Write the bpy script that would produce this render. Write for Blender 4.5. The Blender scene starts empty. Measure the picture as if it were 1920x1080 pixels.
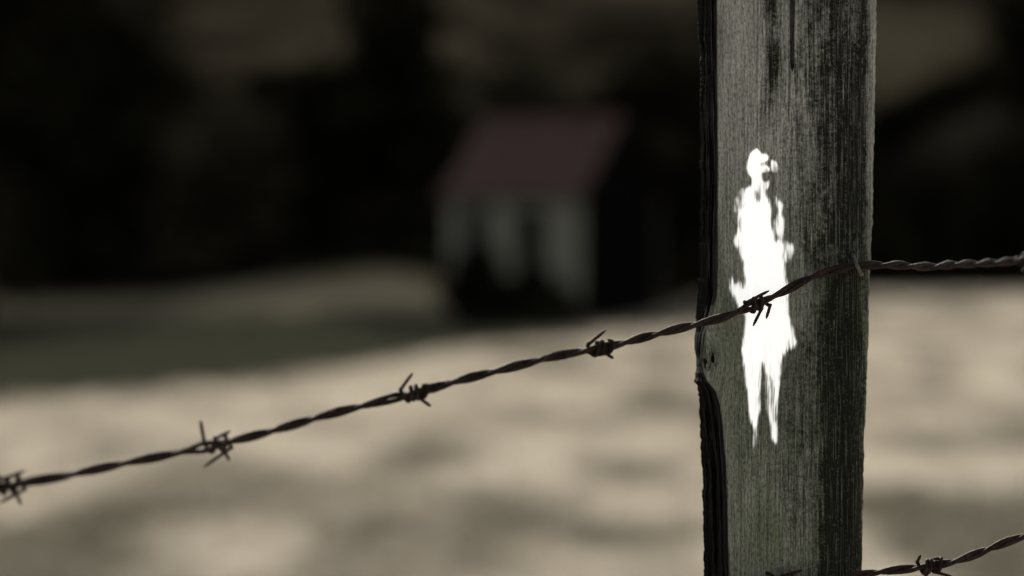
import bpy, math, random
import numpy as np
from mathutils import Vector

S = bpy.context.scene
C = S.collection
R = math.radians

# ------------------------------------------------------------------ camera
F_MM, W_PX, H_PX = 85.0, 1920.0, 1080.0
FPX = F_MM / 36.0 * W_PX
CAM = np.array([0.0, 0.0, 1.2])
PITCH = -math.atan(49.0 / FPX)                  # horizon 49 px above the middle
FOCUS = 1.648
cam = bpy.data.cameras.new('camera')
cam.lens = F_MM; cam.sensor_width = 36.0
cam.clip_start = 0.05; cam.clip_end = 3000
cam.dof.use_dof = True
cam.dof.focus_distance = FOCUS
cam.dof.aperture_fstop = 3.2
cam.dof.aperture_blades = 0
cam_o = bpy.data.objects.new('camera', cam); C.objects.link(cam_o)
cam_o.location = CAM.tolist()
cam_o.rotation_euler = (R(90) + PITCH, 0, 0)
S.camera = cam_o

# ------------------------------------------------------------------ light
SUN_EL, SUN_AZ = R(25), R(-6)                    # azimuth from +Y (straight ahead), + to the right
w = bpy.data.worlds.new('World'); S.world = w; w.use_nodes = True
wn = w.node_tree.nodes; wl = w.node_tree.links
bg = wn.get('Background') or wn.new('ShaderNodeBackground')
sky = wn.new('ShaderNodeTexSky'); sky.sky_type = 'NISHITA'; sky.sun_disc = False
sky.sun_elevation = SUN_EL; sky.sun_rotation = SUN_AZ
sky.air_density = 0.7; sky.dust_density = 5.0; sky.ozone_density = 0.6
hs = wn.new('ShaderNodeHueSaturation'); hs.inputs['Saturation'].default_value = 0.2   # hazy, whitish sky
wl.new(sky.outputs[0], hs.inputs['Color']); wl.new(hs.outputs[0], bg.inputs[0]); bg.inputs[1].default_value = 0.1
sun = bpy.data.lights.new('sun', 'SUN'); sun.energy = 4.2; sun.angle = R(0.5); sun.color = (1.0, 0.9, 0.78)
sun_o = bpy.data.objects.new('sun', sun); C.objects.link(sun_o)
sv = Vector((math.sin(SUN_AZ) * math.cos(SUN_EL), math.cos(SUN_AZ) * math.cos(SUN_EL), math.sin(SUN_EL)))
sun_o.rotation_euler = sv.to_track_quat('Z', 'Y').to_euler()
S.view_settings.view_transform = 'Standard'; S.view_settings.look = 'None'
S.view_settings.exposure = 0.6; S.view_settings.gamma = 1.0
S.render.engine = 'CYCLES'
S.cycles.use_denoising = True
S.cycles.max_bounces = 6
S.cycles.transparent_max_bounces = 16

rng = np.random.default_rng(11)
random.seed(5)

# ------------------------------------------------------------------ helpers
cp, sp = math.cos(PITCH), math.sin(PITCH)
def at(px, py, Z):
    """world point seen at picture position (1920x1080) at distance Z along the view axis"""
    px = np.asarray(px, float); py = np.asarray(py, float); Z = np.asarray(Z, float)
    a = (px - 960.0) / FPX; b = (540.0 - py) / FPX
    x = a * Z; y = Z * cp - b * Z * sp; z = Z * sp + b * Z * cp
    return np.stack(np.broadcast_arrays(CAM[0] + x, CAM[1] + y, CAM[2] + z), -1)

class Noise2:
    def __init__(self, seed, n=256):
        self.g = np.random.default_rng(seed).random((n, n)); self.n = n
    def __call__(self, u, v):
        u = np.asarray(u, float); v = np.asarray(v, float)
        iu = np.floor(u).astype(int); iv = np.floor(v).astype(int)
        fu = u - iu; fv = v - iv
        fu = fu * fu * (3 - 2 * fu); fv = fv * fv * (3 - 2 * fv)
        n = self.n; g = self.g
        a = g[iu % n, iv % n]; b = g[(iu + 1) % n, iv % n]
        c = g[iu % n, (iv + 1) % n]; d = g[(iu + 1) % n, (iv + 1) % n]
        return (a * (1 - fu) + b * fu) * (1 - fv) + (c * (1 - fu) + d * fu) * fv
def sstep(a, b, x):
    t = np.clip((np.asarray(x, float) - a) / (b - a), 0, 1)
    return t * t * (3 - 2 * t)
def fbm(n, u, v, o=4):
    s = 0; a = 0.5
    for k in range(o):
        s = s + a * n(u * 2 ** k + 17.3 * k, v * 2 ** k + 5.1 * k); a *= 0.5
    return s / (1 - 0.5 ** o)

def link(name, me, mat=None, parent=None):
    o = bpy.data.objects.new(name, me); C.objects.link(o)
    if mat: me.materials.append(mat)
    if parent: o.parent = parent
    return o
def mesh_np(name, V, Fq, smooth=True, attrs=None, uv=None):
    """mesh from numpy verts and equal-sized faces"""
    V = np.ascontiguousarray(V, np.float32); Fq = np.ascontiguousarray(Fq, np.int32)
    me = bpy.data.meshes.new(name)
    k = Fq.shape[1]
    me.vertices.add(len(V)); me.vertices.foreach_set('co', V.ravel())
    me.loops.add(Fq.size); me.loops.foreach_set('vertex_index', Fq.ravel())
    me.polygons.add(len(Fq))
    me.polygons.foreach_set('loop_start', np.arange(0, Fq.size, k, dtype=np.int32))
    me.polygons.foreach_set('loop_total', np.full(len(Fq), k, np.int32))
    me.update(calc_edges=True)
    me.polygons.foreach_set('use_smooth', np.full(len(Fq), smooth, bool))
    for n, d in (attrs or {}).items():
        a = me.attributes.new(n, 'FLOAT', 'POINT'); a.data.foreach_set('value', np.ascontiguousarray(d, np.float32).ravel())
    if uv is not None:
        a = me.attributes.new('grain', 'FLOAT_VECTOR', 'POINT')
        a.data.foreach_set('vector', np.ascontiguousarray(uv, np.float32).ravel())
    me.validate()
    return me
def grid_faces(r, c, wrap=False):
    i = np.arange(r - 1)[:, None]; j = np.arange(c if wrap else c - 1)[None, :]
    j2 = (j + 1) % c
    return np.stack(np.broadcast_arrays(i * c + j, i * c + j2, (i + 1) * c + j2, (i + 1) * c + j), -1).reshape(-1, 4)

class MB:
    """collects boxes, bars and polygons into one mesh"""
    def __init__(s): s.v = []; s.f = []
    def box(s, x0, x1, y0, y1, z0, z1):
        b = len(s.v)
        s.v += [(x0,y0,z0),(x1,y0,z0),(x1,y1,z0),(x0,y1,z0),(x0,y0,z1),(x1,y0,z1),(x1,y1,z1),(x0,y1,z1)]
        s.f += [tuple(b + k for k in q) for q in ((0,3,2,1),(4,5,6,7),(0,1,5,4),(1,2,6,5),(2,3,7,6),(3,0,4,7))]
    def prism(s, pts, d):
        b = len(s.v); n = len(pts); d = Vector(d)
        s.v += [tuple(p) for p in pts] + [tuple(Vector(p) + d) for p in pts]
        s.f += [tuple(range(b + n - 1, b - 1, -1)), tuple(range(b + n, b + 2 * n))]
        s.f += [(b + k, b + (k + 1) % n, b + n + (k + 1) % n, b + n + k) for k in range(n)]
    def build(s, name, mat, parent=None, smooth=False):
        me = bpy.data.meshes.new(name); me.from_pydata(s.v, [], s.f); me.update()
        if smooth: me.polygons.foreach_set('use_smooth', [True] * len(me.polygons))
        return link(name, me, mat, parent)

def tube(path, rad, n=8, seed=0, rough=0.0):
    """verts and quads of a tube along path (m,3), rad scalar or (m,)"""
    P = np.asarray(path, float); m = len(P)
    T = np.gradient(P, axis=0); T /= np.linalg.norm(T, axis=1)[:, None] + 1e-12
    up = np.array([0.13, 0.21, 0.97]); N = np.zeros_like(P)
    n0 = np.cross(T[0], up); n0 /= np.linalg.norm(n0); N[0] = n0
    for k in range(1, m):
        v = N[k - 1] - T[k] * np.dot(N[k - 1], T[k]); N[k] = v / (np.linalg.norm(v) + 1e-12)
    B = np.cross(T, N)
    a = np.linspace(0, 2 * math.pi, n, endpoint=False)
    rr = np.broadcast_to(np.asarray(rad, float), (m,))[:, None] * np.ones((1, n))
    if rough: rr = rr * (1 + rough * (np.random.default_rng(seed).random((m, n)) - 0.5))
    V = P[:, None, :] + rr[:, :, None] * (np.cos(a)[None, :, None] * N[:, None, :] + np.sin(a)[None, :, None] * B[:, None, :])
    F = grid_faces(m, n, True)
    V = np.concatenate([V.reshape(-1, 3), P[:1], P[-1:]])
    c0, c1 = m * n, m * n + 1
    j = np.arange(n); j2 = (j + 1) % n
    cap0 = np.stack([j2, j, np.full(n, c0), np.full(n, c0)], -1)
    cap1 = np.stack([(m - 1) * n + j, (m - 1) * n + j2, np.full(n, c1), np.full(n, c1)], -1)
    return V, F, np.concatenate([cap0, cap1])[:, :3]
class TB:
    """collects tubes into one mesh"""
    def __init__(s): s.V = []; s.Q = []; s.T = []; s.n = 0
    def add(s, path, rad, **k):
        V, F, T = tube(path, rad, **k)
        s.V.append(V); s.Q.append(F + s.n); s.T.append(T + s.n); s.n += len(V)
    def build(s, name, mat, parent=None):
        V = np.concatenate(s.V); f = [tuple(q) for q in np.concatenate(s.Q).tolist()] + [tuple(q) for q in np.concatenate(s.T).tolist()]
        me = bpy.data.meshes.new(name); me.from_pydata(V.tolist(), [], f); me.update()
        me.polygons.foreach_set('use_smooth', [True] * len(me.polygons))
        return link(name, me, mat, parent)
def catmull(P, step):
    P = np.asarray(P, float); out = []
    Q = np.concatenate([[2 * P[0] - P[1]], P, [2 * P[-1] - P[-2]]])
    for i in range(1, len(Q) - 2):
        p0, p1, p2, p3 = Q[i - 1], Q[i], Q[i + 1], Q[i + 2]
        n = max(2, int(np.linalg.norm(p2 - p1) / step))
        t = np.linspace(0, 1, n, endpoint=False)[:, None]
        out.append(0.5 * (2 * p1 + (p2 - p0) * t + (2 * p0 - 5 * p1 + 4 * p2 - p3) * t ** 2 + (3 * p1 - p0 - 3 * p2 + p3) * t ** 3))
    out.append(P[-1:])
    return np.concatenate(out)

def thing(name, label, cat, loc=(0, 0, 0), group=None):
    o = bpy.data.objects.new(name, None); C.objects.link(o); o.location = loc
    o['label'] = label; o['category'] = cat
    if group: o['group'] = group
    return o
def child(o, p):
    """parent o to p keeping o's world position (p is only translated)"""
    o.parent = p; o.matrix_parent_inverse.identity()
    me = o.data; off = Vector(p.location)
    from mathutils import Matrix
    me.transform(Matrix.Translation(-off))
    return o

# node helpers
def mat(name):
    m = bpy.data.materials.new(name); m.use_nodes = True
    nt = m.node_tree; nt.nodes.clear()
    out = nt.nodes.new('ShaderNodeOutputMaterial')
    b = nt.nodes.new('ShaderNodeBsdfPrincipled'); nt.links.new(b.outputs[0], out.inputs[0])
    b.inputs['Roughness'].default_value = 0.85
    b.inputs['Specular IOR Level'].default_value = 0.2
    return m, nt, b, out
def nd(nt, t, **k):
    n = nt.nodes.new(t)
    for a, v in k.items(): setattr(n, a, v)
    return n
def noise(nt, vec, scale, detail=4, rough=0.55, dist=0.0):
    n = nd(nt, 'ShaderNodeTexNoise'); n.inputs['Scale'].default_value = scale
    n.inputs['Detail'].default_value = detail; n.inputs['Roughness'].default_value = rough; n.inputs['Distortion'].default_value = dist
    if vec is not None: nt.links.new(vec, n.inputs['Vector'])
    return n.outputs['Fac']
def mapping(nt, vec, scale=(1, 1, 1), loc=(0, 0, 0)):
    m = nd(nt, 'ShaderNodeMapping'); m.inputs['Scale'].default_value = scale; m.inputs['Location'].default_value = loc
    nt.links.new(vec, m.inputs['Vector']); return m.outputs[0]
def ramp(nt, fac, stops):
    r = nd(nt, 'ShaderNodeValToRGB'); e = r.color_ramp.elements
    while len(e) < len(stops): e.new(0.5)
    for k, (p, c) in enumerate(stops):
        e[k].position = p; e[k].color = c if len(c) == 4 else (*c, 1)
    nt.links.new(fac, r.inputs[0]); return r.outputs[0]
def g(v): return (v, v, v)
def mixc(nt, fac, a, b, mode='MIX'):
    m = nd(nt, 'ShaderNodeMix', data_type='RGBA', blend_type=mode)
    for s, v in ((m.inputs[0], fac), (m.inputs[6], a), (m.inputs[7], b)):
        if isinstance(v, (int, float)): s.default_value = v
        elif isinstance(v, tuple): s.default_value = v if len(v) == 4 else (*v, 1)
        else: nt.links.new(v, s)
    return m.outputs[2]
def mth(nt, op, a, b=0.0, clamp=False):
    m = nd(nt, 'ShaderNodeMath', operation=op); m.use_clamp = clamp
    for s, v in ((m.inputs[0], a), (m.inputs[1], b)):
        if isinstance(v, (int, float)): s.default_value = v
        else: nt.links.new(v, s)
    return m.outputs[0]
def bump(nt, b, h, strength, dist):
    n = nd(nt, 'ShaderNodeBump'); n.inputs['Strength'].default_value = strength; n.inputs['Distance'].default_value = dist
    nt.links.new(h, n.inputs['Height']); nt.links.new(n.outputs[0], b.inputs['Normal'])
def attr(nt, name, out='Fac'):
    return nd(nt, 'ShaderNodeAttribute', attribute_name=name).outputs[out]
def objco(nt): return nd(nt, 'ShaderNodeTexCoord').outputs['Object']

# ------------------------------------------------------------------ materials
def wood_post_material():
    m, nt, b, out = mat('weathered_post_wood')
    gv = attr(nt, 'grain', 'Vector')
    fine = noise(nt, mapping(nt, gv, (2600, 70, 1)), 1.0, 3, 0.6)
    mid = noise(nt, mapping(nt, gv, (700, 13, 1)), 1.0, 5, 0.65, 0.3)
    fleck = noise(nt, mapping(nt, gv, (900, 300, 1)), 1.0, 4, 0.7)
    wavy = noise(nt, mapping(nt, gv, (260, 330, 1)), 1.0, 3, 0.65, 1.2)
    blot = noise(nt, mapping(nt, gv, (45, 16, 1)), 1.0, 4, 0.6)
    base = ramp(nt, mid, [(0.25, (0.27, 0.27, 0.24)), (0.5, (0.55, 0.55, 0.51)), (0.72, (0.76, 0.765, 0.72))])
    base = mixc(nt, 1.0, base, ramp(nt, fine, [(0.3, g(0.6)), (0.52, g(1.0)), (0.7, g(1.3))]), 'MULTIPLY')
    base = mixc(nt, 1.0, base, ramp(nt, fleck, [(0.34, g(0.42)), (0.5, g(1.0)), (0.66, g(1.35))]), 'MULTIPLY')
    base = mixc(nt, 1.0, base, ramp(nt, blot, [(0.3, g(0.72)), (0.7, g(1.12))]), 'MULTIPLY')
    line = noise(nt, mapping(nt, gv, (1300, 4.5, 1), (4, 9, 0)), 1.0, 2, 0.5)
    base = mixc(nt, 1.0, base, ramp(nt, line, [(0.27, g(0.4)), (0.36, g(1.0)), (0.62, g(1.0)), (0.72, g(1.45))]), 'MULTIPLY')
    moss = mth(nt, 'MULTIPLY', attr(nt, 'moss'), ramp(nt, blot, [(0.25, g(0.55)), (0.6, g(1.0))]))
    base = mixc(nt, moss, base, mixc(nt, 1.0, base, (0.36, 0.425, 0.32), 'MULTIPLY'))
    # dark lichen and rot, broken up by the grain
    st = mth(nt, 'MULTIPLY', attr(nt, 'stain'), 1.0)
    brk = mth(nt, 'ADD', mth(nt, 'MULTIPLY', wavy, 0.45), mth(nt, 'ADD', mth(nt, 'MULTIPLY', mid, 0.4), mth(nt, 'MULTIPLY', fine, 0.25)))
    k = mth(nt, 'ADD', st, mth(nt, 'MULTIPLY', mth(nt, 'SUBTRACT', 0.55, brk), 2.6))
    k = ramp(nt, k, [(0.2, g(0)), (0.85, g(1))])
    l2 = noise(nt, mapping(nt, gv, (950, 22, 1), (1, 3, 0)), 1.0, 3, 0.6)
    k = mth(nt, 'MULTIPLY', k, ramp(nt, l2, [(0.54, g(1.0)), (0.68, g(0.45))]))
    k = mth(nt, 'MULTIPLY', k, ramp(nt, attr(nt, 'stain'), [(0.0, g(0)), (0.15, g(1))]))
    base = mixc(nt, k, base, (0.022, 0.023, 0.018))
    # near-black wood of the left side
    bk = attr(nt, 'side_dark')
    side_col = mixc(nt, ramp(nt, mid, [(0.55, g(0)), (0.72, g(1))]), (0.004, 0.004, 0.004), (0.022, 0.023, 0.02))
    base = mixc(nt, bk, base, side_col)
    nt.links.new(base, b.inputs['Base Color'])
    b.inputs['Roughness'].default_value = 1.0; b.inputs['Specular IOR Level'].default_value = 0.03
    h = mth(nt, 'ADD', mth(nt, 'MULTIPLY', fine, 0.5), mth(nt, 'ADD', mid, mth(nt, 'MULTIPLY', fleck, 0.4)))
    bump(nt, b, h, 1.0, 0.002)
    return m
def white_figure_material():
    m, nt, b, out = mat('glowing_white_paint')
    b.inputs['Base Color'].default_value = (0.85, 0.84, 0.81, 1)
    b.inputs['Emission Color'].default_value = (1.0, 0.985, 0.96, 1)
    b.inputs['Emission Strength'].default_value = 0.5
    tr = nd(nt, 'ShaderNodeBsdfTransparent'); mx = nd(nt, 'ShaderNodeMixShader')
    nt.links.new(attr(nt, 'cover'), mx.inputs[0]); nt.links.new(tr.outputs[0], mx.inputs[1]); nt.links.new(b.outputs[0], mx.inputs[2])
    nt.links.new(mx.outputs[0], out.inputs[0])
    return m
def rust_material():
    m, nt, b, out = mat('rusty_wire')
    co = objco(nt)
    n1 = noise(nt, co, 420, 5, 0.7); n2 = noise(nt, co, 60, 3)
    c = ramp(nt, n1, [(0.3, (0.010, 0.007, 0.006)), (0.5, (0.032, 0.020, 0.017)), (0.7, (0.062, 0.042, 0.036))])
    c = mixc(nt, 1.0, c, ramp(nt, n2, [(0.35, g(0.55)), (0.65, g(1.25))]), 'MULTIPLY')
    nt.links.new(c, b.inputs['Base Color'])
    b.inputs['Roughness'].default_value = 0.75; b.inputs['Metallic'].default_value = 0.0
    b.inputs['Specular IOR Level'].default_value = 0.15
    bump(nt, b, n1, 0.8, 0.0006)
    return m
def steel_material():
    m, nt, b, out = mat('weathered_staple_steel')
    n1 = noise(nt, objco(nt), 300, 4)
    nt.links.new(ramp(nt, n1, [(0.3, (0.06, 0.055, 0.045)), (0.7, (0.2, 0.2, 0.17))]), b.inputs['Base Color'])
    b.inputs['Metallic'].default_value = 0.6; b.inputs['Roughness'].default_value = 0.5
    return m
def ground_material():
    m, nt, b, out = mat('dry_grass_field')
    co = objco(nt)
    n1 = noise(nt, mapping(nt, co, (0.9, 0.36, 1), (3.1, 7.7, 0)), 1.0, 4, 0.55, 0.4)
    n2 = noise(nt, mapping(nt, co, (3.4, 2.0, 1)), 1.0, 4, 0.6)
    n3 = noise(nt, co, 26, 4, 0.65)
    dry = mixc(nt, ramp(nt, n2, [(0.3, g(0)), (0.7, g(1))]), (0.36, 0.325, 0.262), (0.475, 0.435, 0.36))
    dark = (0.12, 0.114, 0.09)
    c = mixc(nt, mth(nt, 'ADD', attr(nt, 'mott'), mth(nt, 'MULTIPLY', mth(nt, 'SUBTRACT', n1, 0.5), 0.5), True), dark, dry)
    c = mixc(nt, 1.0, c, ramp(nt, n3, [(0.3, g(0.75)), (0.7, g(1.15))]), 'MULTIPLY')
    green = mixc(nt, ramp(nt, n2, [(0.3, g(0)), (0.7, g(1))]), (0.020, 0.022, 0.016), (0.042, 0.043, 0.031))  # green grass, albedo lowered to carry the tree shade
    c = mixc(nt, attr(nt, 'lush_shade'), c, green)
    c = mixc(nt, attr(nt, 'bank'), c, mixc(nt, n2, (0.24, 0.21, 0.135), (0.38, 0.335, 0.225)))
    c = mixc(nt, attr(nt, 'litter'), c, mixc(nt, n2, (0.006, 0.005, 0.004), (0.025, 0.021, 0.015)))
    nt.links.new(c, b.inputs['Base Color'])
    b.inputs['Roughness'].default_value = 1.0; b.inputs['Specular IOR Level'].default_value = 0.0
    bump(nt, b, n3, 0.6, 0.05)
    return m
def blade_material():
    m, nt, b, out = mat('dry_grass_blades')
    c = ramp(nt, attr(nt, 'tone'), [(0.0, (0.10, 0.093, 0.07)), (0.5, (0.30, 0.272, 0.22)), (1.0, (0.485, 0.445, 0.37))])
    nt.links.new(c, b.inputs['Base Color']); b.inputs['Specular IOR Level'].default_value = 0.05
    tl = nd(nt, 'ShaderNodeBsdfTranslucent'); nt.links.new(c, tl.inputs[0])
    mx = nd(nt, 'ShaderNodeMixShader'); mx.inputs[0].default_value = 0.5
    nt.links.new(b.outputs[0], mx.inputs[1]); nt.links.new(tl.outputs[0], mx.inputs[2]); nt.links.new(mx.outputs[0], out.inputs[0])
    return m
def hill_material():
    m, nt, b, out = mat('bracken_hillside')
    co = objco(nt)
    n1 = noise(nt, co, 0.085, 4, 0.5, 0.3); n2 = noise(nt, co, 0.9, 5, 0.65)
    c = ramp(nt, n1, [(0.36, (0.006, 0.005, 0.004)), (0.6, (0.056, 0.049, 0.034))])
    c = mixc(nt, 1.0, c, ramp(nt, n2, [(0.3, g(0.6)), (0.7, g(1.2))]), 'MULTIPLY')
    nt.links.new(c, b.inputs['Base Color']); b.inputs['Roughness'].default_value = 1.0; b.inputs['Specular IOR Level'].default_value = 0.0
    return m
def leaf_material(name, a, bcol):
    m, nt, b, out = mat(name)
    n = noise(nt, objco(nt), 0.9, 3)
    n = noise(nt, objco(nt), 0.55, 2)
    c = mixc(nt, mth(nt, 'ADD', mth(nt, 'MULTIPLY', attr(nt, 'tone'), 0.35), mth(nt, 'MULTIPLY', ramp(nt, n, [(0.47, g(0)), (0.62, g(1))]), 0.65)), a, bcol)
    nt.links.new(c, b.inputs['Base Color']); b.inputs['Roughness'].default_value = 0.7
    b.inputs['Specular IOR Level'].default_value = 0.0
    return m
def bark_material():
    m, nt, b, out = mat('tree_bark')
    n = noise(nt, mapping(nt, objco(nt), (9, 9, 1.6)), 1.0, 4)
    nt.links.new(ramp(nt, n, [(0.3, (0.02, 0.018, 0.014)), (0.7, (0.075, 0.065, 0.05))]), b.inputs['Base Color'])
    bump(nt, b, n, 0.6, 0.03)
    return m
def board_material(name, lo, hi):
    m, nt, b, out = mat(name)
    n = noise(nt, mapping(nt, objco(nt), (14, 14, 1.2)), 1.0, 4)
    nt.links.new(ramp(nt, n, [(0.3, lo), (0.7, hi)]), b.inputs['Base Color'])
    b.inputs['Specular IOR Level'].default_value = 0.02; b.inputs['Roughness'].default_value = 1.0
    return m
def roof_material():
    m, nt, b, out = mat('red_brown_roof_sheets')
    n = noise(nt, objco(nt), 2.2, 4)
    nt.links.new(ramp(nt, n, [(0.3, (0.066, 0.038, 0.032)), (0.7, (0.105, 0.062, 0.052))]), b.inputs['Base Color'])
    return m

M_post = wood_post_material(); M_white = white_figure_material(); M_rust = rust_material(); M_steel = steel_material()
M_ground = ground_material(); M_blade = blade_material(); M_hill = hill_material()
M_leaf = leaf_material('dark_foliage', (0.003, 0.0033, 0.0018), (0.048, 0.045, 0.025))
M_leaf2 = leaf_material('olive_foliage', (0.035, 0.032, 0.02), (0.105, 0.094, 0.062))
M_bark = bark_material()
M_wall = board_material('pale_grey_boards', (0.24, 0.24, 0.185), (0.36, 0.36, 0.285))
M_dark = board_material('shade_black_boards', (0.0025, 0.0025, 0.0025), (0.007, 0.0065, 0.006))  # near-black boards; the gable's shade is put into this colour
M_roof = roof_material()
M_pane, _nt, _b, _ = mat('dark_window_glass')
_b.inputs['Base Color'].default_value = (0.012, 0.018, 0.016, 1); _b.inputs['Roughness'].default_value = 0.35

# ------------------------------------------------------------------ ground and hillside
NG = Noise2(3); NG2 = Noise2(4)
def gz(x, y):
    x = np.asarray(x, float); y = np.asarray(y, float)
    z = 0.10 * (fbm(NG, x * 0.16 + 40, y * 0.10 + 40, 3) - 0.5) * sstep(3, 12, y)
    z = z - 0.12 * sstep(30, 50, y)
    bank = sstep(49, 64, y + 0.25 * (x + 6)) * (1 - sstep(-3.5, 1.5, x))
    z = z + 1.25 * bank * (0.45 + 0.55 * sstep(-10, -3, x))
    z = z + 0.62 * sstep(1, 7, x) * sstep(26, 58, y)
    z = z + 0.9 * sstep(64, 76, y)
    h = np.maximum(y - 74, 0)
    z = z + 0.235 * h * sstep(0, 25, h) + 1.6 * (fbm(NG2, x * 0.05 + 30, y * 0.05 + 30, 3) - 0.5) * sstep(74, 110, y)
    return z
def lush_shade(x, y):
    # greener grass in the hollow before the bank, coloured darker as tree shade, wider towards the left
    edge = 18.2 + 2.9 * (x + 4.6) + 5 * (fbm(NG, x * 0.35 + 9, y * 0.12 + 9, 3) - 0.5)
    a = sstep(-2.5, 3.0, y - edge)
    bnk = sstep(52, 59, y + 0.25 * (x + 6)) * (1 - sstep(-3.5, 1.5, x))
    return a * (1 - bnk) * (1 - sstep(-1.0, 5.0, x) * 0.7)
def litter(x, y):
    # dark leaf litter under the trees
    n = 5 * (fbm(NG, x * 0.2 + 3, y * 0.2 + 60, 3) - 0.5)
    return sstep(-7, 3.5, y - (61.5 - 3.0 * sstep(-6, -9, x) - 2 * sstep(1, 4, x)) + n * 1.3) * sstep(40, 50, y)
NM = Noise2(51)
SPOTS = [(1.33, 19.5, .55, 2.2, .8), (-1.82, 11.6, .35, .8, .7), (.4, 10.7, .4, .7, .6), (-.2, 14.7, .7, 1.5, .4), (-2.5, 9.4, 1.0, 1.7, 1.6), (2.35, 10.2, .6, 2.4, 1.5), (1.35, 16.0, .3, 1.2, .5), (.45, 30, .8, 4, .4)]  # dull grass spots; the two strongest paint edge darkening into the near corners
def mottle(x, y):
    # 1 = fresh dry straw, 0 = dull greenish thatch and the painted corner darkening
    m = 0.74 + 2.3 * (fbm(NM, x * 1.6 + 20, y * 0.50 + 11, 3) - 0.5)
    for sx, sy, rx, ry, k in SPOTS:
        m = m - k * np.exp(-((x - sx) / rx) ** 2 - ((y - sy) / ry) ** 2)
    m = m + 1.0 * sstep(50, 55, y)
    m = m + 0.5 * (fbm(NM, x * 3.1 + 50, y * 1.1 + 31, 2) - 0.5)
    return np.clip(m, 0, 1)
xs = np.concatenate([np.linspace(-420, -30, 40)[:-1], np.linspace(-30, 30, 361), np.linspace(30, 420, 40)[1:]])
ys = np.concatenate([np.linspace(-60, 0, 31)[:-1], np.linspace(0, 76, 305)])
X, Y = np.meshgrid(xs, ys)
V = np.stack([X, Y, gz(X, Y)], -1).reshape(-1, 3)
go = link('ground', mesh_np('ground', V, grid_faces(len(ys), len(xs)), attrs={'lush_shade': lush_shade(X, Y).ravel(), 'mott': mottle(X, Y).ravel(), 'litter': litter(X, Y).ravel(), 'bank': (sstep(51, 58, Y) * (1 - sstep(-2.0, 1.5, X)) * (0.55 + 0.45 * sstep(-9, -3, X))).ravel()}), M_ground)
go['kind'] = 'structure'
ys2 = np.concatenate([np.linspace(76, 180, 120), np.linspace(180, 420, 50)[1:]])
X, Y = np.meshgrid(xs, ys2)
V = np.stack([X, Y, gz(X, Y)], -1).reshape(-1, 3)
ho = link('hillside', mesh_np('hillside', V, grid_faces(len(ys2), len(xs))), M_hill)
ho['kind'] = 'structure'

# grass tussocks over the field
def grass():
    n = 15000
    y = 5 + 47 * rng.random(n) ** 0.75; x = (rng.random(n) * 2 - 1) * (0.235 * y + 1.2)
    keep = lush_shade(x, y) < 0.75
    x, y = x[keep], y[keep]; n = len(x)
    nb = 9
    cx = np.repeat(x, nb); cy = np.repeat(y, nb)
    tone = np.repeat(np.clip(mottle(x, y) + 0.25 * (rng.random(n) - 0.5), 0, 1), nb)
    m = len(cx); hgt = np.repeat(0.05 + 0.08 * rng.random(n), nb) * (0.6 + 0.6 * rng.random(m))
    a = rng.random(m) * 2 * math.pi; r = 0.05 * np.sqrt(rng.random(m))
    bx = cx + r * np.cos(a); by = cy + r * np.sin(a)
    z = gz(bx, by) - 0.01
    wd = 0.004 + 0.004 * rng.random(m); a2 = rng.random(m) * math.pi
    lean = hgt * (0.3 + 0.9 * rng.random(m))
    p0 = np.stack([bx - wd * np.cos(a2), by - wd * np.sin(a2), z], -1)
    p1 = np.stack([bx + wd * np.cos(a2), by + wd * np.sin(a2), z], -1)
    p2 = np.stack([bx + lean * np.cos(a), by + lean * np.sin(a), z + hgt], -1)
    V = np.stack([p0, p1, p2], 1).reshape(-1, 3)
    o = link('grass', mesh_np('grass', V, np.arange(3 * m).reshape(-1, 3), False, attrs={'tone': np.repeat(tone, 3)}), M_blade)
    o['kind'] = 'stuff'; o['label'] = 'short dry beige grass over the open field'; o['category'] = 'grass'
grass()

# ------------------------------------------------------------------ fence post
Ys_L = [-470, 0, 60, 120, 230, 340, 430, 520, 600, 650, 690, 711, 716, 722, 740, 800, 900, 1080, 4100]
Xs_L = [1306, 1308, 1308, 1312, 1312, 1313, 1311, 1310, 1305, 1302, 1307, 1303, 1303, 1308, 1309, 1313, 1317, 1320, 1322]
Ys_B = [-470, 0, 300, 500, 555, 590, 625, 680, 700, 715, 735, 760, 800, 870, 960, 1080, 4100]
Xs_B = [1344, 1344, 1346, 1346, 1344, 1334, 1321, 1315, 1318, 1326, 1342, 1350, 1355, 1361, 1364, 1367, 1370]
Ys_R = [-470, 0, 110, 240, 330, 430, 490, 560, 640, 730, 800, 900, 1080, 4100]
Xs_R = [1644, 1643, 1642, 1640, 1637, 1635, 1632, 1629, 1628, 1625, 1621, 1619, 1616, 1612]
N1, N2, N3, N4 = Noise2(21), Noise2(22), Noise2(23), Noise2(24)
def xL(y): return 3.6 * (np.round(3 * N3(y / 27.0 + 0.5 * N2(y / 4.0, 3.0), 6.5)) / 3 - 0.5) * sstep(690, 720, y) + 2.5 * (np.round(2 * N3(y / 31.0, 3.5)) / 2 - 0.5) + np.interp(y, Ys_L, Xs_L) + 3.2 * (fbm(N1, y / 26.0, 3.3, 3) - 0.5) + 2.2 * (N2(y / 5.0, 1.7) - 0.5) + 2.5 * np.exp(-((y - 745) / 40) ** 2) * (N2(y / 6.0, 8.0) - 0.5)
def xB(y): return np.interp(y, Ys_B, Xs_B) + 1.6 * (fbm(N1, y / 30.0, 9.3, 3) - 0.5)
def xR(y): return np.interp(y, Ys_R, Xs_R) + 3.6 * (fbm(N2, y / 30.0, 5.3, 3) - 0.5) + 1.6 * (N3(y / 7.0, 2.0) - 0.5)
KNOT = (1331, 672)
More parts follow.
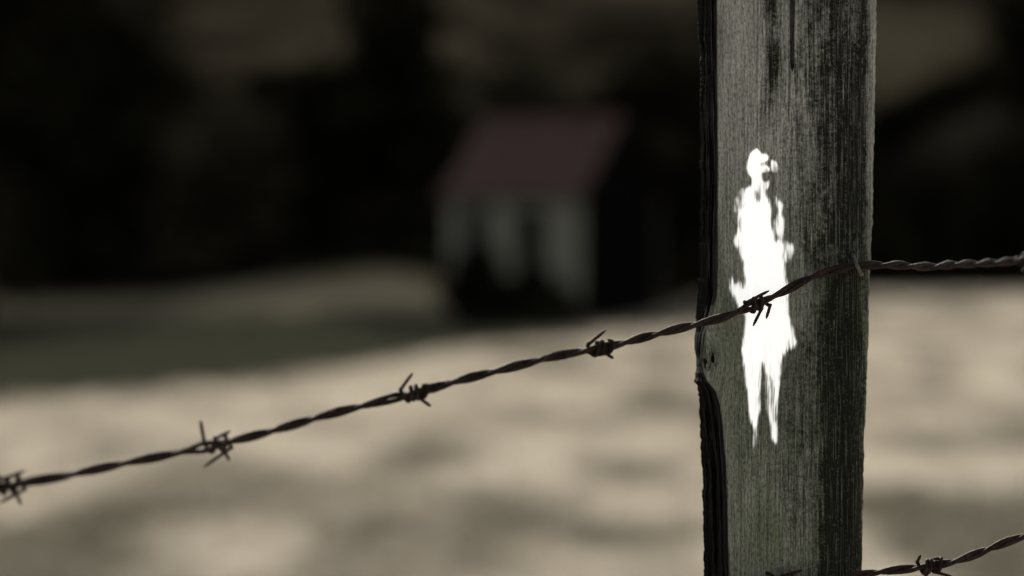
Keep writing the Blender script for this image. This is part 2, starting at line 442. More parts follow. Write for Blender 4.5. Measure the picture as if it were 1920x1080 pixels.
def warp(x, y):
    """grain coordinate across the post, bending round the knot on the left edge"""
    dx, dy = x - KNOT[0], y - KNOT[1]
    push = 26 * np.exp(-(dy / 62.0) ** 2) * np.exp(-np.abs(dx) / 48.0)
    return x - push * np.sign(dx + 8) + 5 * (fbm(N3, x / 90.0, y / 330.0, 2) - 0.5) * 2
def disp(x, y):
    """relief of the front face in metres, + towards the viewer"""
    u = warp(x, y)
    d = 0.00075 * (fbm(N1, u / 5.2, y / 230.0, 3) - 0.5) + 0.0011 * (fbm(N2, u / 21.0, y / 420.0, 3) - 0.5)
    d = d + 0.0005 * (fbm(N3, u / 4.0, y / 26.0, 2) - 0.5)
    rgt = sstep(1535, 1560, x + (540 - y) * 0.04) * sstep(480, 600, y)
    d = d + rgt * 0.0034 * (fbm(N4, u / 7.0, y / 260.0, 2) - 0.62)
    # open drying check at the top
    cx = 1485.5 + 2.2 * (fbm(N4, y / 50.0, 4.0, 2) - 0.5); hw = np.interp(y, [-470, 0, 60, 100, 118, 129, 133], [7, 5.6, 4.6, 4.4, 4.6, 2.2, 0])
    d = d - 0.016 * (1 - sstep(0.5, 1.0, np.abs(x - cx) / np.maximum(hw, 0.01))) * (y < 133)
    # hairline checks
    for hx, y0, y1, dp in ((1397, 60, 470, .0011), (1409, 300, 700, .0008), (1505, 360, 520, .0008), (1376, 850, 1200, .0009), (1440, 860, 1090, .001), (1428, 560, 700, .0009), (1455, 880, 1300, .0009), (1530, 90, 420, .001)):
        c = hx + 3 * (fbm(N4, y / 60.0, hx * 0.13, 2) - 0.5)
        d = d - dp * np.exp(-((warp(x, y) - warp(np.full_like(x, hx), np.full_like(y, -300.0)) - (c - hx)) / 1.2) ** 2) * sstep(y0, y0 + 40, y) * (1 - sstep(y1 - 40, y1, y))
    # pitted knot
    kd = np.sqrt(((x - KNOT[0]) / 15.0) ** 2 + ((y - KNOT[1]) / 26.0) ** 2)
    d = d + 0.003 * np.exp(-kd ** 2 * 0.8) - 0.011 * (1 - sstep(0.3, 1.1, kd)) * sstep(0.5, 0.7, fbm(N3, x / 7.0, y / 9.0, 2))
    return d
ROUND0 = 1588.0
def front_depth(x, y):
    d = 1.640 + (x - 1345.0) / 255.0 * 0.022
    d = d + 0.006 * sstep(1370, 1345, x) * 0 + 0.004 * np.clip((1362 - x) / 20.0, 0, 2) ** 2
    x1 = xR(y)
    t = np.clip((x - ROUND0) / np.maximum(x1 - ROUND0, 1), 0, 1)
    return d + 0.026 * (1 - np.sqrt(np.maximum(1 - t ** 2, 0)))
def build_post():
    yy = np.concatenate([np.arange(-470, -36, 12.0), np.arange(-36, 1116, 1.5), np.arange(1116, 1500, 8.0), np.arange(1500, 4101, 25.0)])
    nL, nF, nR, nBk = 46, 210, 60, 36
    l, b, r = xL(yy), xB(yy), xR(yy)
    rows = len(yy); Yg = yy[:, None]
    # front face incl. rounded right corner
    tf = np.linspace(0, 1, nF)[None, :]; xf = b[:, None] + (ROUND0 - b[:, None]) * tf
    tr = np.sin(np.linspace(0, math.pi / 2, nR + 1)[1:])[None, :]; xr = ROUND0 + (r[:, None] - ROUND0) * tr
    xF = np.concatenate([xf, xr], 1); yF = np.broadcast_to(Yg, xF.shape)
    dF = front_depth(xF, yF) - disp(xF, yF)
    # dark left side, from the front edge back
    tl = np.linspace(0, 1, nL + 1)[None, :-1]                       # 0 = back, 1 = front edge
    ed = dF[:, :1]
    xl = l[:, None] + (b[:, None] - l[:, None]) * (tl ** 0.8)
    dl = ed + 0.062 * (1 - tl) - 0.0
    rid = fbm(N4, tl * 9.0 + 0 * Yg, Yg / 190.0, 3) - 0.5
    env = np.sin(np.pi * tl) ** 0.6
    dl = dl + 0.016 * rid * env
    xl = xl + 7 * (fbm(N1, tl * 11.0 + 0 * Yg + 3, Yg / 110.0, 3) - 0.5) * env
    # back
    tb = np.linspace(0, 1, nBk + 2)[None, 1:-1]
    ang = np.pi * tb
    dr = dF[:, -1:]; dlb = dl[:, :1]
    xb = r[:, None] + (l[:, None] - r[:, None]) * tb
    db = dr + (dlb - dr) * tb + 0.055 * np.sin(ang) + 0.003 * (fbm(N2, tb * 20 + 0 * Yg, Yg / 200., 2) - .5)
    Xp = np.concatenate([xl, xF, xb], 1); Dp = np.concatenate([dl, dF, db], 1); Yp = np.broadcast_to(Yg, Xp.shape)
    ncol = Xp.shape[1]
    P = at(Xp, Yp, Dp)
    # zones
    stain = np.zeros(Xp.shape); moss = np.zeros(Xp.shape); side_dark = np.zeros(Xp.shape)
    side_dark[:, :nL] = 1.0; side_dark[:, nL:nL + 2] = 0.5
    side_dark[:, nL + nF + nR:] = 0.4
    x, y = xF, yF
    nz = fbm(N4, x / 22.0, y / 60.0, 3)
    s = 0.62 * np.exp(-((x - (1440 + 8 * np.sin(y / 60.0))) / 17.0) ** 2) * (1 - sstep(150, 300, y)) * (0.5 + nz)
    s = s + 1.0 * sstep(1385, 1610, x) * (1 - sstep(1618, 1640, x)) * (1 - 0.35 * sstep(420, 560, y)) * (0.55 + 0.9 * (nz - 0.1)) 
    s = s + 0.25 * np.exp(-((x - 1585) / 26.0) ** 2) * sstep(60, 160, y) * (1 - sstep(420, 520, y))
    wob = 16 * (fbm(N2, x / 400.0, y / 120.0, 3) - 0.5)
    s = s + 0.75 * sstep(1522, 1578, x + wob) * (1 - sstep(1598, 1618, x + 0.6 * wob)) * sstep(470, 580, y)
    s = s + 0.30 * sstep(520, 700, y) * (0.35 + 0.8 * nz) * sstep(1350, 1400, x) * (1 - 0.5 * sstep(860, 980, y))
    kd = np.sqrt(((x - KNOT[0]) / 18.0) ** 2 + ((y - KNOT[1]) / 30.0) ** 2)
    s = s + 0.75 * np.exp(-kd ** 2) * (0.3 + nz)
    stain[:, nL:nL + nF + nR] = np.clip(s, 0, 0.9)
    mo = 0.12 + 0.72 * sstep(200, 620, y) + 0.2 * sstep(1500, 1560, x)
    moss[:, nL:nL + nF + nR] = np.clip(mo * (0.6 + 0.8 * fbm(N2, x / 50.0, y / 90.0, 3)), 0, 1)
    # grain coordinates in metres
    pm = 1.65 / FPX
    U = np.concatenate([(b[:, None] - 60 + tl * 60 - 200) + 0 * Yg, warp(xF, yF) + 0.6 * np.maximum(xF - ROUND0, 0), 2000 + tb * 300 + 0 * Yg], 1) * pm
    Vv = Yp * pm
    uv = np.stack([U, Vv, np.zeros_like(U)], -1).reshape(-1, 3)
    Vt = P.reshape(-1, 3)
    F = grid_faces(rows, ncol, True)[:, ::-1]
    # sawn top: a shallow dome of rings
    top = P[0]; cen = top.mean(0)
    rings = []
    for k in (0.8, 0.55, 0.3, 0.08):
        q = cen + (top - cen) * k; q[:, 2] += 0.004 * (1 - k) + 0.002 * (rng.random(ncol) - 0.5); rings.append(q)
    base = len(Vt); Vt = np.concatenate([Vt] + rings)
    j = np.arange(ncol); j2 = (j + 1) % ncol
    prev = j.copy()
    for k in range(4):
        cur = base + k * ncol + j
        F = np.concatenate([F, np.stack([prev, prev[j2], cur[j2], cur], -1)])
        prev = cur
    pad = 4 * ncol
    at_ = {'stain': np.concatenate([stain.ravel(), np.full(pad, 0.2)]), 'moss': np.concatenate([moss.ravel(), np.full(pad, 0.3)]), 'side_dark': np.concatenate([side_dark.ravel(), np.zeros(pad)])}
    uv = np.concatenate([uv, Vt[base:][:, [0, 1, 2]]])
    return mesh_np('timber', Vt, F, True, at_, uv)
base_pt = at(1480, 4000, 1.70)
post = thing('fence_post', 'weathered grey wooden fence post with black left side and glowing white figure', 'fence post', (float(base_pt[0]), float(base_pt[1]), 0.0))
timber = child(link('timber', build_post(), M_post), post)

# ------------------------------------------------------------------ white figure on the post face
def poly_mask(px, py, pts):
    """even-odd inside test of points px,py"""
    ins = np.zeros(px.shape, bool); n = len(pts)
    for k in range(n):
        x0, y0 = pts[k]; x1, y1 = pts[(k + 1) % n]
        if y0 == y1: continue
        c = ((y0 > py) != (y1 > py)) & (px < (x1 - x0) * (py - y0) / (y1 - y0) + x0)
        ins ^= c
    return ins
def za(pts): return [(1340 + a / 3.6, 260 + b / 3.6) for a, b in pts]
def zb(pts): return [(1340 + a / 3.375, 540 + b / 3.375) for a, b in pts]
def blur(a, r, ax):
    if r < 1: return a
    k = np.ones(2 * r + 1) / (2 * r + 1)
    return np.apply_along_axis(lambda v: np.convolve(v, k, 'same'), ax, a)
def build_figure():
    st = 0.75
    gx = np.arange(1362, 1504, st); gy = np.arange(270, 858, st)
    PX, PY = np.meshgrid(gx, gy)
    # wander of the outline along the grain
    jx = PX + 1.6 * (fbm(N1, PX / 3.0, PY / 14.0, 2) - 0.5) * 2
    jy = PY + 9.0 * (fbm(N2, PX / 1.7, PY / 60.0, 2) - 0.5) * 2
    c = np.zeros(PX.shape)
    def add(pts, v, hard=False):
        nonlocal c
        c = np.maximum(c, v * (poly_mask(PX, PY, pts) if hard else poly_mask(jx, jy, pts)))
    def cut(pts, v):
        nonlocal c
        c = np.where(poly_mask(PX, PY, pts), np.minimum(c, v), c)
    torso = za([(250,270),(300,262),(322,265),(328,300),(335,350),(362,392),(383,440),(385,480),(376,530),(392,585),(408,640),(412,672),(455,690),(470,720),(462,800),(470,850),(480,930),(495,990),(500,1030),(490,1090),(170,1090),(240,1012),(200,1000),(205,955),(190,900),(185,830),(175,775),(145,730),(130,682),(150,620),(160,580),(155,520),(165,470),(165,380),(180,345),(212,333),(245,310)])
    add(torso, 1.0)
    add(za([(285,62),(300,78),(312,96),(350,98),(368,118),(362,140),(345,152),(338,172),(372,196),(372,218),(322,232),(318,268),(250,274),(228,245),(214,195),(222,140),(240,95),(262,72)]), 1.0, True)
    add(za([(388,140),(412,150),(428,178),(426,218),(408,238),(388,222),(374,190),(376,158)]), 0.85, True)
    add(za([(318,262),(332,292),(362,282),(374,262),(378,292),(366,330),(340,352),(318,340)]), 0.8, True)
    add(za([(383,370),(402,396),(450,410),(462,440),(459,500),(470,560),(468,640),(460,700),(425,655),(410,605),(393,560),(412,520),(430,480),(416,430),(390,402)]), 0.92)
    add(za([(455,705),(490,688),(500,705),(525,710),(545,745),(525,800),(495,840),(465,832),(440,805)]), 0.72)
    add(za([(140,405),(155,408),(158,430),(150,468),(152,522),(135,492),(131,460)]), 0.85)
    add(za([(108,930),(132,950),(165,980),(200,1000),(240,1012),(250,1090),(140,1090),(118,1045),(98,985)]), 0.8)
    add(za([(494,500),(508,500),(510,600),(498,610)]), 0.22)
    add(zb([(95,-30),(110,40),(135,85),(150,130),(188,165),(196,215),(190,260),(176,320),(172,400),(178,470),(190,540),(200,640),(207,740),(218,830),(255,890),(275,850),(288,780),(288,650),(292,560),(297,475),(310,500),(322,560),(325,600),(328,700),(335,800),(350,900),(360,960),(390,995),(403,970),(400,880),(395,780),(405,680),(412,560),(425,450),(445,415),(475,300),(470,160),(465,100),(462,-30)]), 1.0)
    add(zb([(440,100),(475,170),(490,230),(512,290),(520,345),(500,378),(460,400),(425,450),(410,470),(430,300)]), 0.85)
    add(zb([(245,880),(270,875),(273,960),(268,1020),(256,1036),(245,1000)]), 0.62)
    # gaps where the wood shows through the head, neck and shoulder
    cut(za([(345,155),(362,145),(380,165),(382,210),(372,196),(352,180)]), 0.3)
    cut(za([(322,236),(360,226),(385,222),(412,238),(400,262),(380,268),(366,286),(334,292),(322,270)]), 0.33)
    cut(za([(335,205),(356,200),(360,214),(338,218)]), 0.6)
    cut(za([(308,168),(332,160),(338,176),(312,182)]), 0.62)
    cut(za([(272,350),(280,348),(285,402),(298,400),(300,330),(304,335),(302,405),(290,428),(276,412)]), 0.25)
    cut(za([(276,360),(299,365),(298,412),(280,410)]), 0.35)
    cut(za([(296,210),(304,210),(305,330),(298,330)]), 0.7)
    cut(za([(170,352),(180,349),(186,470),(178,478),(170,470)]), 0.55)
    cut(za([(188,350),(193,350),(196,470),(190,470)]), 0.6)
    cut(za([(360,395),(384,372),(402,400),(420,440),(432,478),(412,520),(392,560),(408,600),(398,590),(376,530),(386,478),(383,440)]), 0.28)
    cut(za([(408,600),(420,650),(412,668),(404,640)]), 0.5)
    cut(zb([(297,470),(312,500),(326,600),(330,720),(300,850),(286,800),(292,560)]), 0.12)
    cut(zb([(352,560),(360,560),(366,850),(360,850)]), 0.55)
    cut(zb([(374,620),(380,620),(384,900),(378,900)]), 0.6)
    cut(zb([(335,620),(342,620),(350,880),(344,880)]), 0.6)
    soft = blur(blur(blur(c, 5, 0), 3, 1), 5, 0); soft = blur(soft, 3, 1)
    crisp = blur(blur(blur(c, 3, 0), 2, 1), 2, 0); crisp = blur(crisp, 1, 1)
    hd = sstep(368, 340, PY)
    c = crisp * hd + soft * (1 - hd)
    halo = blur(blur(blur(blur(c, 14, 0), 8, 1), 10, 0), 6, 1)  # soft glow round the figure, painted as a thin wide cover
    # streaks of bare grain, only where the coat is thin
    u = warp(PX, PY)
    sk = 0.6 * fbm(N3, u / 1.5, PY / 38.0, 2) + 0.4 * N4(u / 4.0, PY / 16.0)
    thin = 1 - sstep(0.85, 1.0, c)
    c = np.clip(c + thin * (sk - 0.5) * 1.2 * np.minimum(c * 3, 1), 0, 1)
    c = np.maximum(c, 0.30 * halo ** 1.5 * (0.5 + sk))
    # coat worn thin on the left hip and lower legs
    wear = np.clip(sstep(560, 500, PY) * sstep(1400, 1380, PX) + sstep(610, 700, PY) * 0.25, 0, 1)
    c = np.clip(c - wear * sstep(0.5, 0.35, sk) * 0.35, 0, 1)
    c = c ** 2.1
    c[c < 0.02] = 0
    d = front_depth(PX, PY) - disp(PX, PY)
    P = at(PX, PY, d - 0.00035)
    F = grid_faces(len(gy), len(gx))[:, ::-1]
    cf = c.ravel()[F].max(1) > 0.02
    F = F[cf]
    used = np.unique(F); mp = np.zeros(PX.size, int); mp[used] = np.arange(len(used))
    return mesh_np('painted_figure', P.reshape(-1, 3)[used], mp[F], True, {'cover': c.ravel()[used]})
fig = child(link('painted_figure', build_figure(), M_white), post)
fig['label'] = 'glowing white silhouette of a standing man with streaky edges'

# staple that holds the wire to the post
def build_staple():
    tb = TB()
    q = [at(1597, 478, 1.6665), at(1598, 478, 1.6600), at(1602, 487, 1.6530), at(1608, 500, 1.6500), at(1613, 512, 1.6540), at(1614.5, 514, 1.662), at(1615, 514, 1.672)]
    tb.add(catmull(q, 0.0006), 0.0014, n=8, rough=0.15, seed=2)
    return tb.build('staple', M_steel)
child(build_staple(), post)['label'] = 'dull grey metal staple over the wire'

# ------------------------------------------------------------------ barbed wire
RS = 0.00165
def build_wire(name, label, ctrl, barbs, half=0.031, phase=0.0, loc=None):
    """ctrl: (px, py, depth); barbs: (px, py, [spike end offsets in px]), twisted pair with barbs as parts"""
    P = at([c[0] for c in ctrl], [c[1] for c in ctrl], [c[2] for c in ctrl])
    path = catmull(P, 0.0022)
    s = np.concatenate([[0], np.cumsum(np.linalg.norm(np.diff(path, axis=0), axis=1))])
    nz = Noise2(hash(len(ctrl)) % 97 + 5)
    path = path + 0.0009 * np.stack([nz(s / 0.035, 1.5) - 0.5, nz(s / 0.03, 7.5) - 0.5, nz(s / 0.04, 3.5) - 0.5], -1) * 2
    root = thing(name, label, 'barbed wire', tuple(float(v) for v in path[len(path) // 2]))
    T = np.gradient(path, axis=0); T /= np.linalg.norm(T, axis=1)[:, None]
    up = np.array([0, 0, 1.0]); A = np.cross(T, up); A /= np.linalg.norm(A, axis=1)[:, None]; B = np.cross(A, T)
    ph = phase + math.pi * s / half + 1.4 * (nz(s / 0.07, 11.5) - 0.5)
    # strands spread a little on the barbs
    spread = np.full(len(s), RS * 0.93)
    bi = []
    for bx, by, sp_ in barbs:
        # nearest path index in the picture
        d = path - CAM
        zc = d[:, 1] * cp + d[:, 2] * sp
        ux = 960 + FPX * d[:, 0] / zc
        k = int(np.argmin(np.abs(ux - bx))); bi.append((k, zc[k]))
        spread += 0.0008 * np.exp(-((s - s[k] + 0.010) / 0.006) ** 2)
    for q in (0, 1):
        a = ph + math.pi * q
        off = spread[:, None] * (np.cos(a)[:, None] * A + np.sin(a)[:, None] * B)
        tb = TB(); tb.add(path + off, RS, n=9, rough=0.16, seed=q + 3)
        child(tb.build('strand', M_rust), root)
    for (k, zc), (bx, by, sp_) in zip(bi, barbs):
        tb = TB(); c = path[k]; t = T[k]; a_, b_ = A[k], B[k]
        R0 = RS * 2.0 + 0.0010
        pairs = [(sp_[i], sp_[i + 1]) for i in range(0, len(sp_) - 1, 2)]
        for n_, (e0, e1) in enumerate(pairs):
            shift = (n_ - (len(pairs) - 1) / 2) * 0.0062
            th0 = random.uniform(0, 6.28); turns = 1.75
            tt = np.linspace(0, 1, 40)
            # start and end the coil on the side of each spike
            def ang(e):
                v = np.array([e[0], 0, -e[1]]); return math.atan2(np.dot(v, b_), np.dot(v, a_))
            t0 = ang(e0); t1 = ang(e1)
            t1 = t0 + ((t1 - t0) % (2 * math.pi)) + 2 * math.pi * 1
            th = t0 + (t1 - t0) * tt
            sx = ((tt - 0.5) * 0.0105 + shift)
            flat = 1 - 0.12 * np.sin(2 * th) ** 2
            coil = c + sx[:, None] * t + (R0 * flat)[:, None] * (np.cos(th)[:, None] * a_ + np.sin(th)[:, None] * b_)
            def tip(e, dz):
                return at(bx + e[0], by + e[1], zc + dz)
            p0 = tip(e0, random.uniform(-.004, .004)); p1 = tip(e1, random.uniform(-.004, .004))
            lead = np.array([p0 + (coil[0] - p0) * f for f in np.linspace(0, 0.9, 7)])
            tail = np.array([coil[-1] + (p1 - coil[-1]) * f for f in np.linspace(0.1, 1, 7)])
            full = np.concatenate([lead, coil, tail])
            rad = np.full(len(full), 0.0013); rad[:7] = 0.0011; rad[-7:] = 0.0011; rad[0] *= 0.45; rad[1] *= 0.85; rad[-1] *= 0.45; rad[-2] *= 0.85
            tb.add(full, rad, n=8, rough=0.14, seed=n_ + k)
        child(tb.build('barb', M_rust), root)
    return root
def zl(i): return 1.42 * (1 + 0.0373 * i)
upper = [(-2400, 1260, 1.20), (-1500, 1165, 1.285), (-800, 1060, 1.345), (-380, 985, 1.39), (25, 911, zl(0)), (210, 873, zl(.48)), (410, 832, zl(1)), (590, 784, zl(1.49)), (775, 736, zl(2)), (950, 690, zl(2.5)), (1125, 651, zl(2.95)), (1220, 629, 1.602), (1310, 605, 1.620), (1360, 593, 1.628), (1415, 573, 1.636), (1470, 548, 1.642), (1520, 522, 1.647), (1565, 508, 1.6505), (1606, 500, 1.6545), (1640, 498, 1.6635), (1720, 498, 1.70), (1800, 496, 1.745), (1880, 490, 1.795), (1990, 480, 1.86), (2300, 462, 2.06), (2700, 452, 2.36)]
build_wire('barbed_wire', 'rusty barbed wire running up across the post face over the white figure', upper, [
    (20, 913, [(28, -30), (20, 34), (-30, -22), (-22, 30)]),
    (410, 832, [(-34, -44), (20, 32), (22, -24), (-28, 44)]),
    (777, 735, [(-3, -36), (31, 27), (-17, 14), (14, -12)]),
    (1124, 651, [(11, -32), (26, 21), (-22, 12), (16, -14)]),
    (1417, 573, [(25, -28), (-5, 38), (-24, 4), (20, 24)]),
    (1925, 486, [(-18, -4), (20, 30), (16, -26), (-10, 24)])], half=0.031, phase=0.4)
lower = [(-900, 1500, 1.45), (0, 1300, 1.55), (700, 1178, 1.612), (1200, 1108, 1.636), (1330, 1096, 1.642), (1470, 1092, 1.645), (1570, 1086, 1.652), (1625, 1077, 1.657), (1690, 1068, 1.659), (1745, 1061, 1.66), (1800, 1050, 1.66), (1856, 1030, 1.66), (1920, 1006, 1.66), (2100, 940, 1.68), (2500, 830, 1.74)]
build_wire('barbed_wire', 'dark barbed wire low in the picture, rising away from the foot of the post', lower, [
    (1470, 1092, [(-36, -20), (30, 22), (34, -23), (-24, 24)]),
    (1744, 1062, [(-18, -21), (41, 19), (-10, 20), (6, -14)])], half=0.027, phase=1.1)

# ------------------------------------------------------------------ barn
def build_barn():
    phi = R(25); ca, sa = math.cos(phi), math.sin(phi)
    ez = (math.cos(phi), -math.sin(phi))                    # along the eaves, to the right
    L, Dp = 3.12, 4.4
    o2 = at(838, 620, 51.5); org = (float(o2[0]), float(o2[1]), -0.30)
    t = thing('barn', 'small pale boarded barn with red brown roof and gable end coloured dark as shade', 'barn', org)
    t.rotation_euler = (0, 0, -phi)
    wallh, rise = 2.98, 1.72
    m = MB()                                                # front wall boards, real gaps for door and window
    holes = [(0.36, 0.94, 1.05, 2.66), (1.64, 2.26, 0.0, 2.62)]
    xcuts = sorted({0.0, L} | {h[0] for h in holes} | {h[1] for h in holes})
    for a, b in zip(xcuts[:-1], xcuts[1:]):
        hs = [h for h in holes if h[0] <= a + 1e-6 and h[1] >= b - 1e-6]
        n = max(1, round((b - a) / 0.15)); wd = (b - a) / n
        for k in range(n):
            x0, x1 = a + k * wd + .004, a + (k + 1) * wd - .004; j = random.uniform(0, .008)
            if hs:
                h = hs[0]
                if h[2] > 0: m.box(x0, x1, -j, .05, 0, h[2])
                m.box(x0, x1, -j, .05, h[3], wallh)
            else: m.box(x0, x1, -j, .05, 0, wallh)
    m.build('front_wall', M_wall, t)
    m = MB(); m.box(0, .06, .06, Dp - .06, 0, wallh - .01); m.build('side_wall', M_wall, t)
    m = MB(); m.box(0, L, Dp - .05, Dp, 0, wallh); m.build('back_wall', M_wall, t)
    m = MB(); n = 30                                        # right gable in upright boards, its shade painted in as black
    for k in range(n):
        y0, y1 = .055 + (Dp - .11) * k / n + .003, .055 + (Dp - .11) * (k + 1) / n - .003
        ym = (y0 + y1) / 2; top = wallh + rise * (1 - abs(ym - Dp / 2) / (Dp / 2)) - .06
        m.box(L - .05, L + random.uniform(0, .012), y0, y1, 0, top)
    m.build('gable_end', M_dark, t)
    # roof: two slopes of corrugated sheet
    m = MB(); ov = .22
    for sgn in (0, 1):
        nc = 88
        e = -ov if sgn == 0 else Dp + ov
        ze = wallh - ov * rise / (Dp / 2)
        for k in range(nc):
            x0, x1 = -.12 + (L + .24) * k / nc, -.12 + (L + .24) * (k + 1) / nc
            dz0 = .018 * (k % 2); dz1 = .018 * ((k + 1) % 2)
            b0 = len(m.v)
            m.v += [(x0, e, ze + .03 + dz0), (x1, e, ze + .03 + dz1), (x1, Dp / 2, wallh + rise + .03 + dz1), (x0, Dp / 2, wallh + rise + .03 + dz0),
                    (x0, e, ze + .01 + dz0), (x1, e, ze + .01 + dz1), (x1, Dp / 2, wallh + rise + .01 + dz1), (x0, Dp / 2, wallh + rise + .01 + dz0)]
            f = [(0, 1, 2, 3), (7, 6, 5, 4), (0, 4, 5, 1)]
            if k == 0: f.append((0, 3, 7, 4))
            if k == nc - 1: f.append((1, 5, 6, 2))
            m.f += [tuple(b0 + q for q in (r if sgn == 0 else r[::-1])) for r in f]
    rf = m.build('roof', M_roof, t)
    m = MB(); m.box(-.13, L + .13, Dp / 2 - .09, Dp / 2 + .09, wallh + rise + .045, wallh + rise + .075); m.build('ridge_cap', M_roof, rf)
    m = MB()                                                # dark boards along the verges
    ze = wallh - ov * rise / (Dp / 2)
    for e in (-ov - .03, Dp + ov + .03):
        m.prism([(L + .125, e, ze - .14), (L + .125, Dp / 2, wallh + rise - .14), (L + .125, Dp / 2, wallh + rise + .06), (L + .125, e, ze + .06)], (.03, 0, 0))
    m.build('bargeboard', M_dark, rf)
    # window and door standing back in their openings
    m = MB(); h = holes[0]
    for q in ((h[0], h[0] + .05, h[2], h[3]), (h[1] - .05, h[1], h[2], h[3]), (h[0] + .05, h[1] - .05, h[2], h[2] + .05), (h[0] + .05, h[1] - .05, h[3] - .05, h[3])):
        m.box(q[0], q[1], .055, .10, q[2], q[3])
    wi = m.build('window', M_dark, t)
    m = MB(); m.box(h[0] + .05, h[1] - .05, .07, .085, h[2] + .05, h[3] - .05); m.build('pane', M_pane, wi)
    m = MB(); h = holes[1]
    for k in range(4):
        x0 = h[0] + .155 * k; m.box(x0 + .003, x0 + .152, .06, .10, .02, h[3] - .02)
    m.box(h[0] + .02, h[1] - .02, .045, .058, .4, .5); m.box(h[0] + .02, h[1] - .02, .045, .058, 1.9, 2.0)
    do = m.build('door', M_dark, t)
    m = MB(); m.box(h[0] + .05, h[0] + .08, .02, .044, 1.0, 1.2); m.build('handle', M_steel, do)
    return t
build_barn()

# ------------------------------------------------------------------ trees and shrubs
def crown_mesh(seed, rx, rz, n_clump, per, leaf, conic=0.0):
    """leaf clumps through an uneven crown about (0,0,0)..(0,0,2rz)"""
    r = np.random.default_rng(seed)
    d = r.normal(size=(n_clump, 3)); d /= np.linalg.norm(d, axis=1)[:, None]
    rad = r.random(n_clump) ** 0.42
    lob = 1 + 0.28 * np.sin(3 * np.arctan2(d[:, 1], d[:, 0]) + seed) + 0.22 * np.sin(5 * d[:, 2] + seed * 1.7)
    c = d * (rad * lob)[:, None]
    zz = (c[:, 2] + 1.0) / 2
    k = 1 - conic * np.clip(zz, 0, 1)
    c = np.stack([c[:, 0] * rx * k, c[:, 1] * rx * k, (c[:, 2] + 1.0) * rz], -1)
    cr = (0.14 + 0.14 * r.random(n_clump)) * rx
    P = np.repeat(c, per, 0) + r.normal(size=(n_clump * per, 3)) * np.repeat(cr, per)[:, None] * np.array([.75, .75, .5])
    n = len(P)
    a = r.normal(size=(n, 3)); a /= np.linalg.norm(a, axis=1)[:, None]
    b = np.cross(a, r.normal(size=(n, 3))); b /= np.linalg.norm(b, axis=1)[:, None]
    l = leaf * (0.6 + 0.8 * r.random(n))[:, None]
    V = np.stack([P - a * l, P + b * l * .5, P + a * l, P - b * l * .5], 1).reshape(-1, 3)
    tone = np.repeat(np.repeat(r.random(n_clump), per), 4)
    return mesh_np('crown', V, np.arange(4 * n).reshape(-1, 4), False, {'tone': tone})
def trunk_tubes(seed, h, r0, crown_base, rx):
    r = np.random.default_rng(seed); tb = TB()
    zs = np.linspace(-0.4, h * 0.82, 12)
    px = np.cumsum(r.normal(size=12)) * 0.05; py = np.cumsum(r.normal(size=12)) * 0.05
    P = np.stack([px, py, zs], -1)
    tb.add(P, r0 * (1.15 - np.linspace(0, 1, 12)) , n=10, rough=.1, seed=seed)
    for k in range(9):
        q = 3 + k % 8; p0 = P[q]; a = r.random() * 6.28; ln = rx * (0.6 + 0.35 * r.random()) * (1.1 - q / 14)
        t = np.linspace(0, 1, 6)[:, None]
        tb.add(p0 + t * np.array([math.cos(a) * ln, math.sin(a) * ln, ln * .55]) + t ** 2 * np.array([0, 0, .15 * ln]), r0 * .38 * (1.1 - t[:, 0]), n=6, seed=k)
    return tb
def tree(label, px, Y, h, rx, seed, lf, conic=0.3, base=0.16, per=42, nc=170, leaf=.17, group='trees behind the barn'):
    x = (px - 960) / FPX * Y; z = float(gz(x, Y))
    t = thing('tree', label, 'tree', (x, Y, z), group)
    trunk_tubes(seed, h, .05 + h * .018, h * base, rx).build('trunk', M_bark, t)
    me = crown_mesh(seed, rx, h * (1 - base) / 2, nc, per, leaf, conic)
    c = link('crown', me, lf, t); c.location = (0, 0, h * base)
    return t
def shrub(label, px, Y, h, rx, seed, lf, group='shrubs by the barn', name='shrub', nc=90):
    x = (px - 960) / FPX * Y; z = float(gz(x, Y))
    t = thing(name, label, 'shrub', (x, Y, z), group)
    tb = TB(); r = np.random.default_rng(seed)
    for k in range(6):
        a = r.random() * 6.28; q = np.linspace(0, 1, 6)[:, None]
        tb.add(np.array([0, 0, -.1]) + q * np.array([math.cos(a) * rx * .6, math.sin(a) * rx * .6, h * .75]), .03 * (1.2 - q[:, 0]), n=6, seed=k)
    tb.build('stems', M_bark, t)
    c = link('foliage', crown_mesh(seed, rx, h / 2, nc, 40, .09, .1), lf, t)
    return t
tree('tall dark tree filling the left edge of the picture', -40, 52, 12.5, 2.9, 31, M_leaf, .2, .05, nc=260)
tree('dark tree second from the left edge with broad rounded crown', 190, 66, 7.6, 2.7, 32, M_leaf, .2, .05, nc=190)
tree('olive tree with loose crown, third from the left edge', 400, 64.5, 4.6, 1.9, 33, M_leaf2, .15, .05)
tree('dark tree midway between the left edge and the barn', 560, 68, 5.8, 2.5, 34, M_leaf, .2, .05, nc=200)
tree('tall black tree just left of the barn roof', 735, 66, 8.2, 2.0, 35, M_leaf, .3, .05, nc=220)
tree('dark tree between the olive tree and the far left tree', 300, 76, 5.2, 2.7, 36, M_leaf, .3, .08, nc=200)
tree('black tree standing against the dark gable end of the barn', 1265, 57, 6.4, 2.0, 37, M_leaf, .25, .03, nc=230)
tree('olive tree rising above the barn roof', 985, 74, 6.6, 2.6, 38, M_leaf2, .25, .1, nc=150)
tree('dark tree behind the upper part of the post', 1440, 72, 8.2, 2.6, 39, M_leaf, .25, .05, nc=200)
tree('tall dark tree in the upper right corner', 1985, 70, 11.5, 2.6, 40, M_leaf, .2, .05, nc=220)
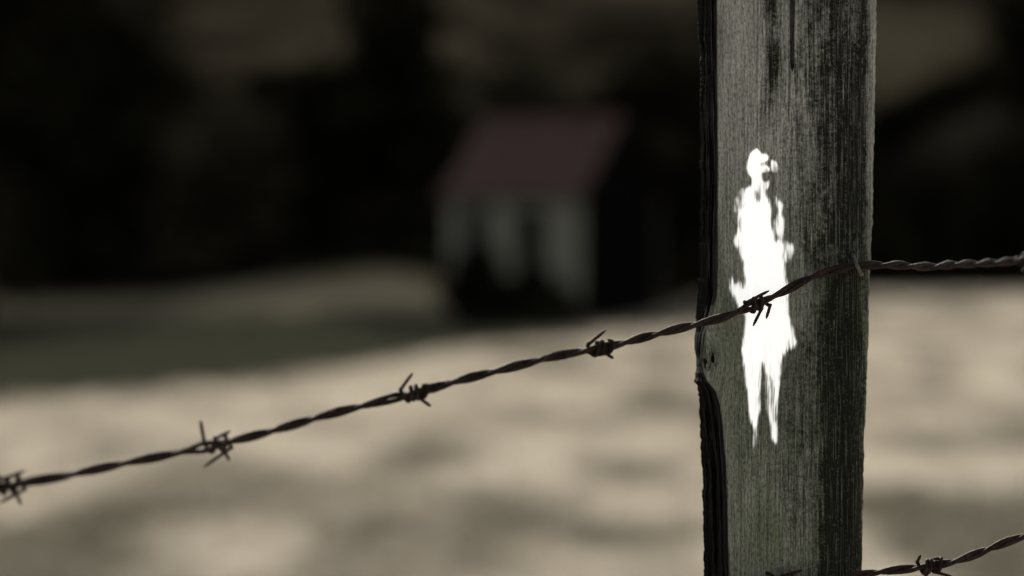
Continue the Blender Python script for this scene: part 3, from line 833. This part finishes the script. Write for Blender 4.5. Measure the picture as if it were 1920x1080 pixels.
for k, (px, Y, h, rx, lab) in enumerate([
    (1400, 58, 2.9, 1.6, 'black bush between the barn gable and the post'),
    (1580, 61, 2.8, 1.8, 'black bush hidden mostly behind the post at the field edge'),
    (1740, 62, 2.8, 1.7, 'black bush just right of the post at the field edge'),
    (1905, 61, 2.6, 1.7, 'black bush at the field edge by the right border'),
    (890, 49.2, 1.42, .62, 'dark shrub in front of the barn window'),
    (1005, 48.6, .92, .75, 'low dark shrub before the barn door')]):
    shrub(lab, px, Y, h, rx, 60 + k, M_leaf, 'bushes along the field edge' if k < 4 else 'shrubs in front of the barn', 'bush' if k < 4 else 'shrub', 150)

# undergrowth below the trees, one mass
def undergrowth():
    r = np.random.default_rng(77); n = 900
    x = r.uniform(-19, 16, n); y = 61.5 + 11.5 * r.random(n) ** 0.6 + 2.5 * sstep(0, 8, x)
    P = np.repeat(np.stack([x, y, gz(x, y)], -1), 40, 0)
    hgt = np.repeat(r.uniform(.7, 2.3, n) * (0.25 + 0.75 * sstep(62, 67, y)), 40); m = len(P)
    P = P + np.stack([r.normal(size=m) * .38, r.normal(size=m) * .38, hgt * r.random(m)], -1)
    a = r.normal(size=(m, 3)); a /= np.linalg.norm(a, axis=1)[:, None]
    b = np.cross(a, r.normal(size=(m, 3))); b /= np.linalg.norm(b, axis=1)[:, None]
    l = .13 * (0.6 + 0.8 * r.random(m))[:, None]
    V = np.stack([P - a * l, P + b * l * .5, P + a * l, P - b * l * .5], 1).reshape(-1, 3)
    o = link('undergrowth', mesh_np('undergrowth', V, np.arange(4 * m).reshape(-1, 4), False, {'tone': np.repeat(np.repeat(r.random(n), 40), 4)}), M_leaf)
    o['kind'] = 'stuff'; o['label'] = 'dark tangled undergrowth along the foot of the wood'; o['category'] = 'undergrowth'
undergrowth()

# dark hedge climbing the slope on the right
def hill_hedge():
    r = np.random.default_rng(91); n = 150
    t = r.random(n); x = 13.0 + 9.0 * t + r.normal(size=n) * .35; y = 92 + 14 * t + r.normal(size=n) * .5
    P = np.repeat(np.stack([x, y, gz(x, y)], -1), 40, 0); m = len(P)
    P = P + np.stack([r.normal(size=m) * .45, r.normal(size=m) * .45, np.repeat(r.uniform(.6, 1.5, n), 40) * r.random(m)], -1)
    a = r.normal(size=(m, 3)); a /= np.linalg.norm(a, axis=1)[:, None]
    b = np.cross(a, r.normal(size=(m, 3))); b /= np.linalg.norm(b, axis=1)[:, None]
    l = .15 * (0.6 + 0.8 * r.random(m))[:, None]
    V = np.stack([P - a * l, P + b * l * .5, P + a * l, P - b * l * .5], 1).reshape(-1, 3)
    o = link('hedge', mesh_np('hedge', V, np.arange(4 * m).reshape(-1, 4), False, {'tone': np.repeat(np.repeat(r.random(n) * .3, 40), 4)}), M_leaf)
    o['label'] = 'dark hedge running diagonally up the brown slope right of the post'; o['category'] = 'hedge'
hill_hedge()
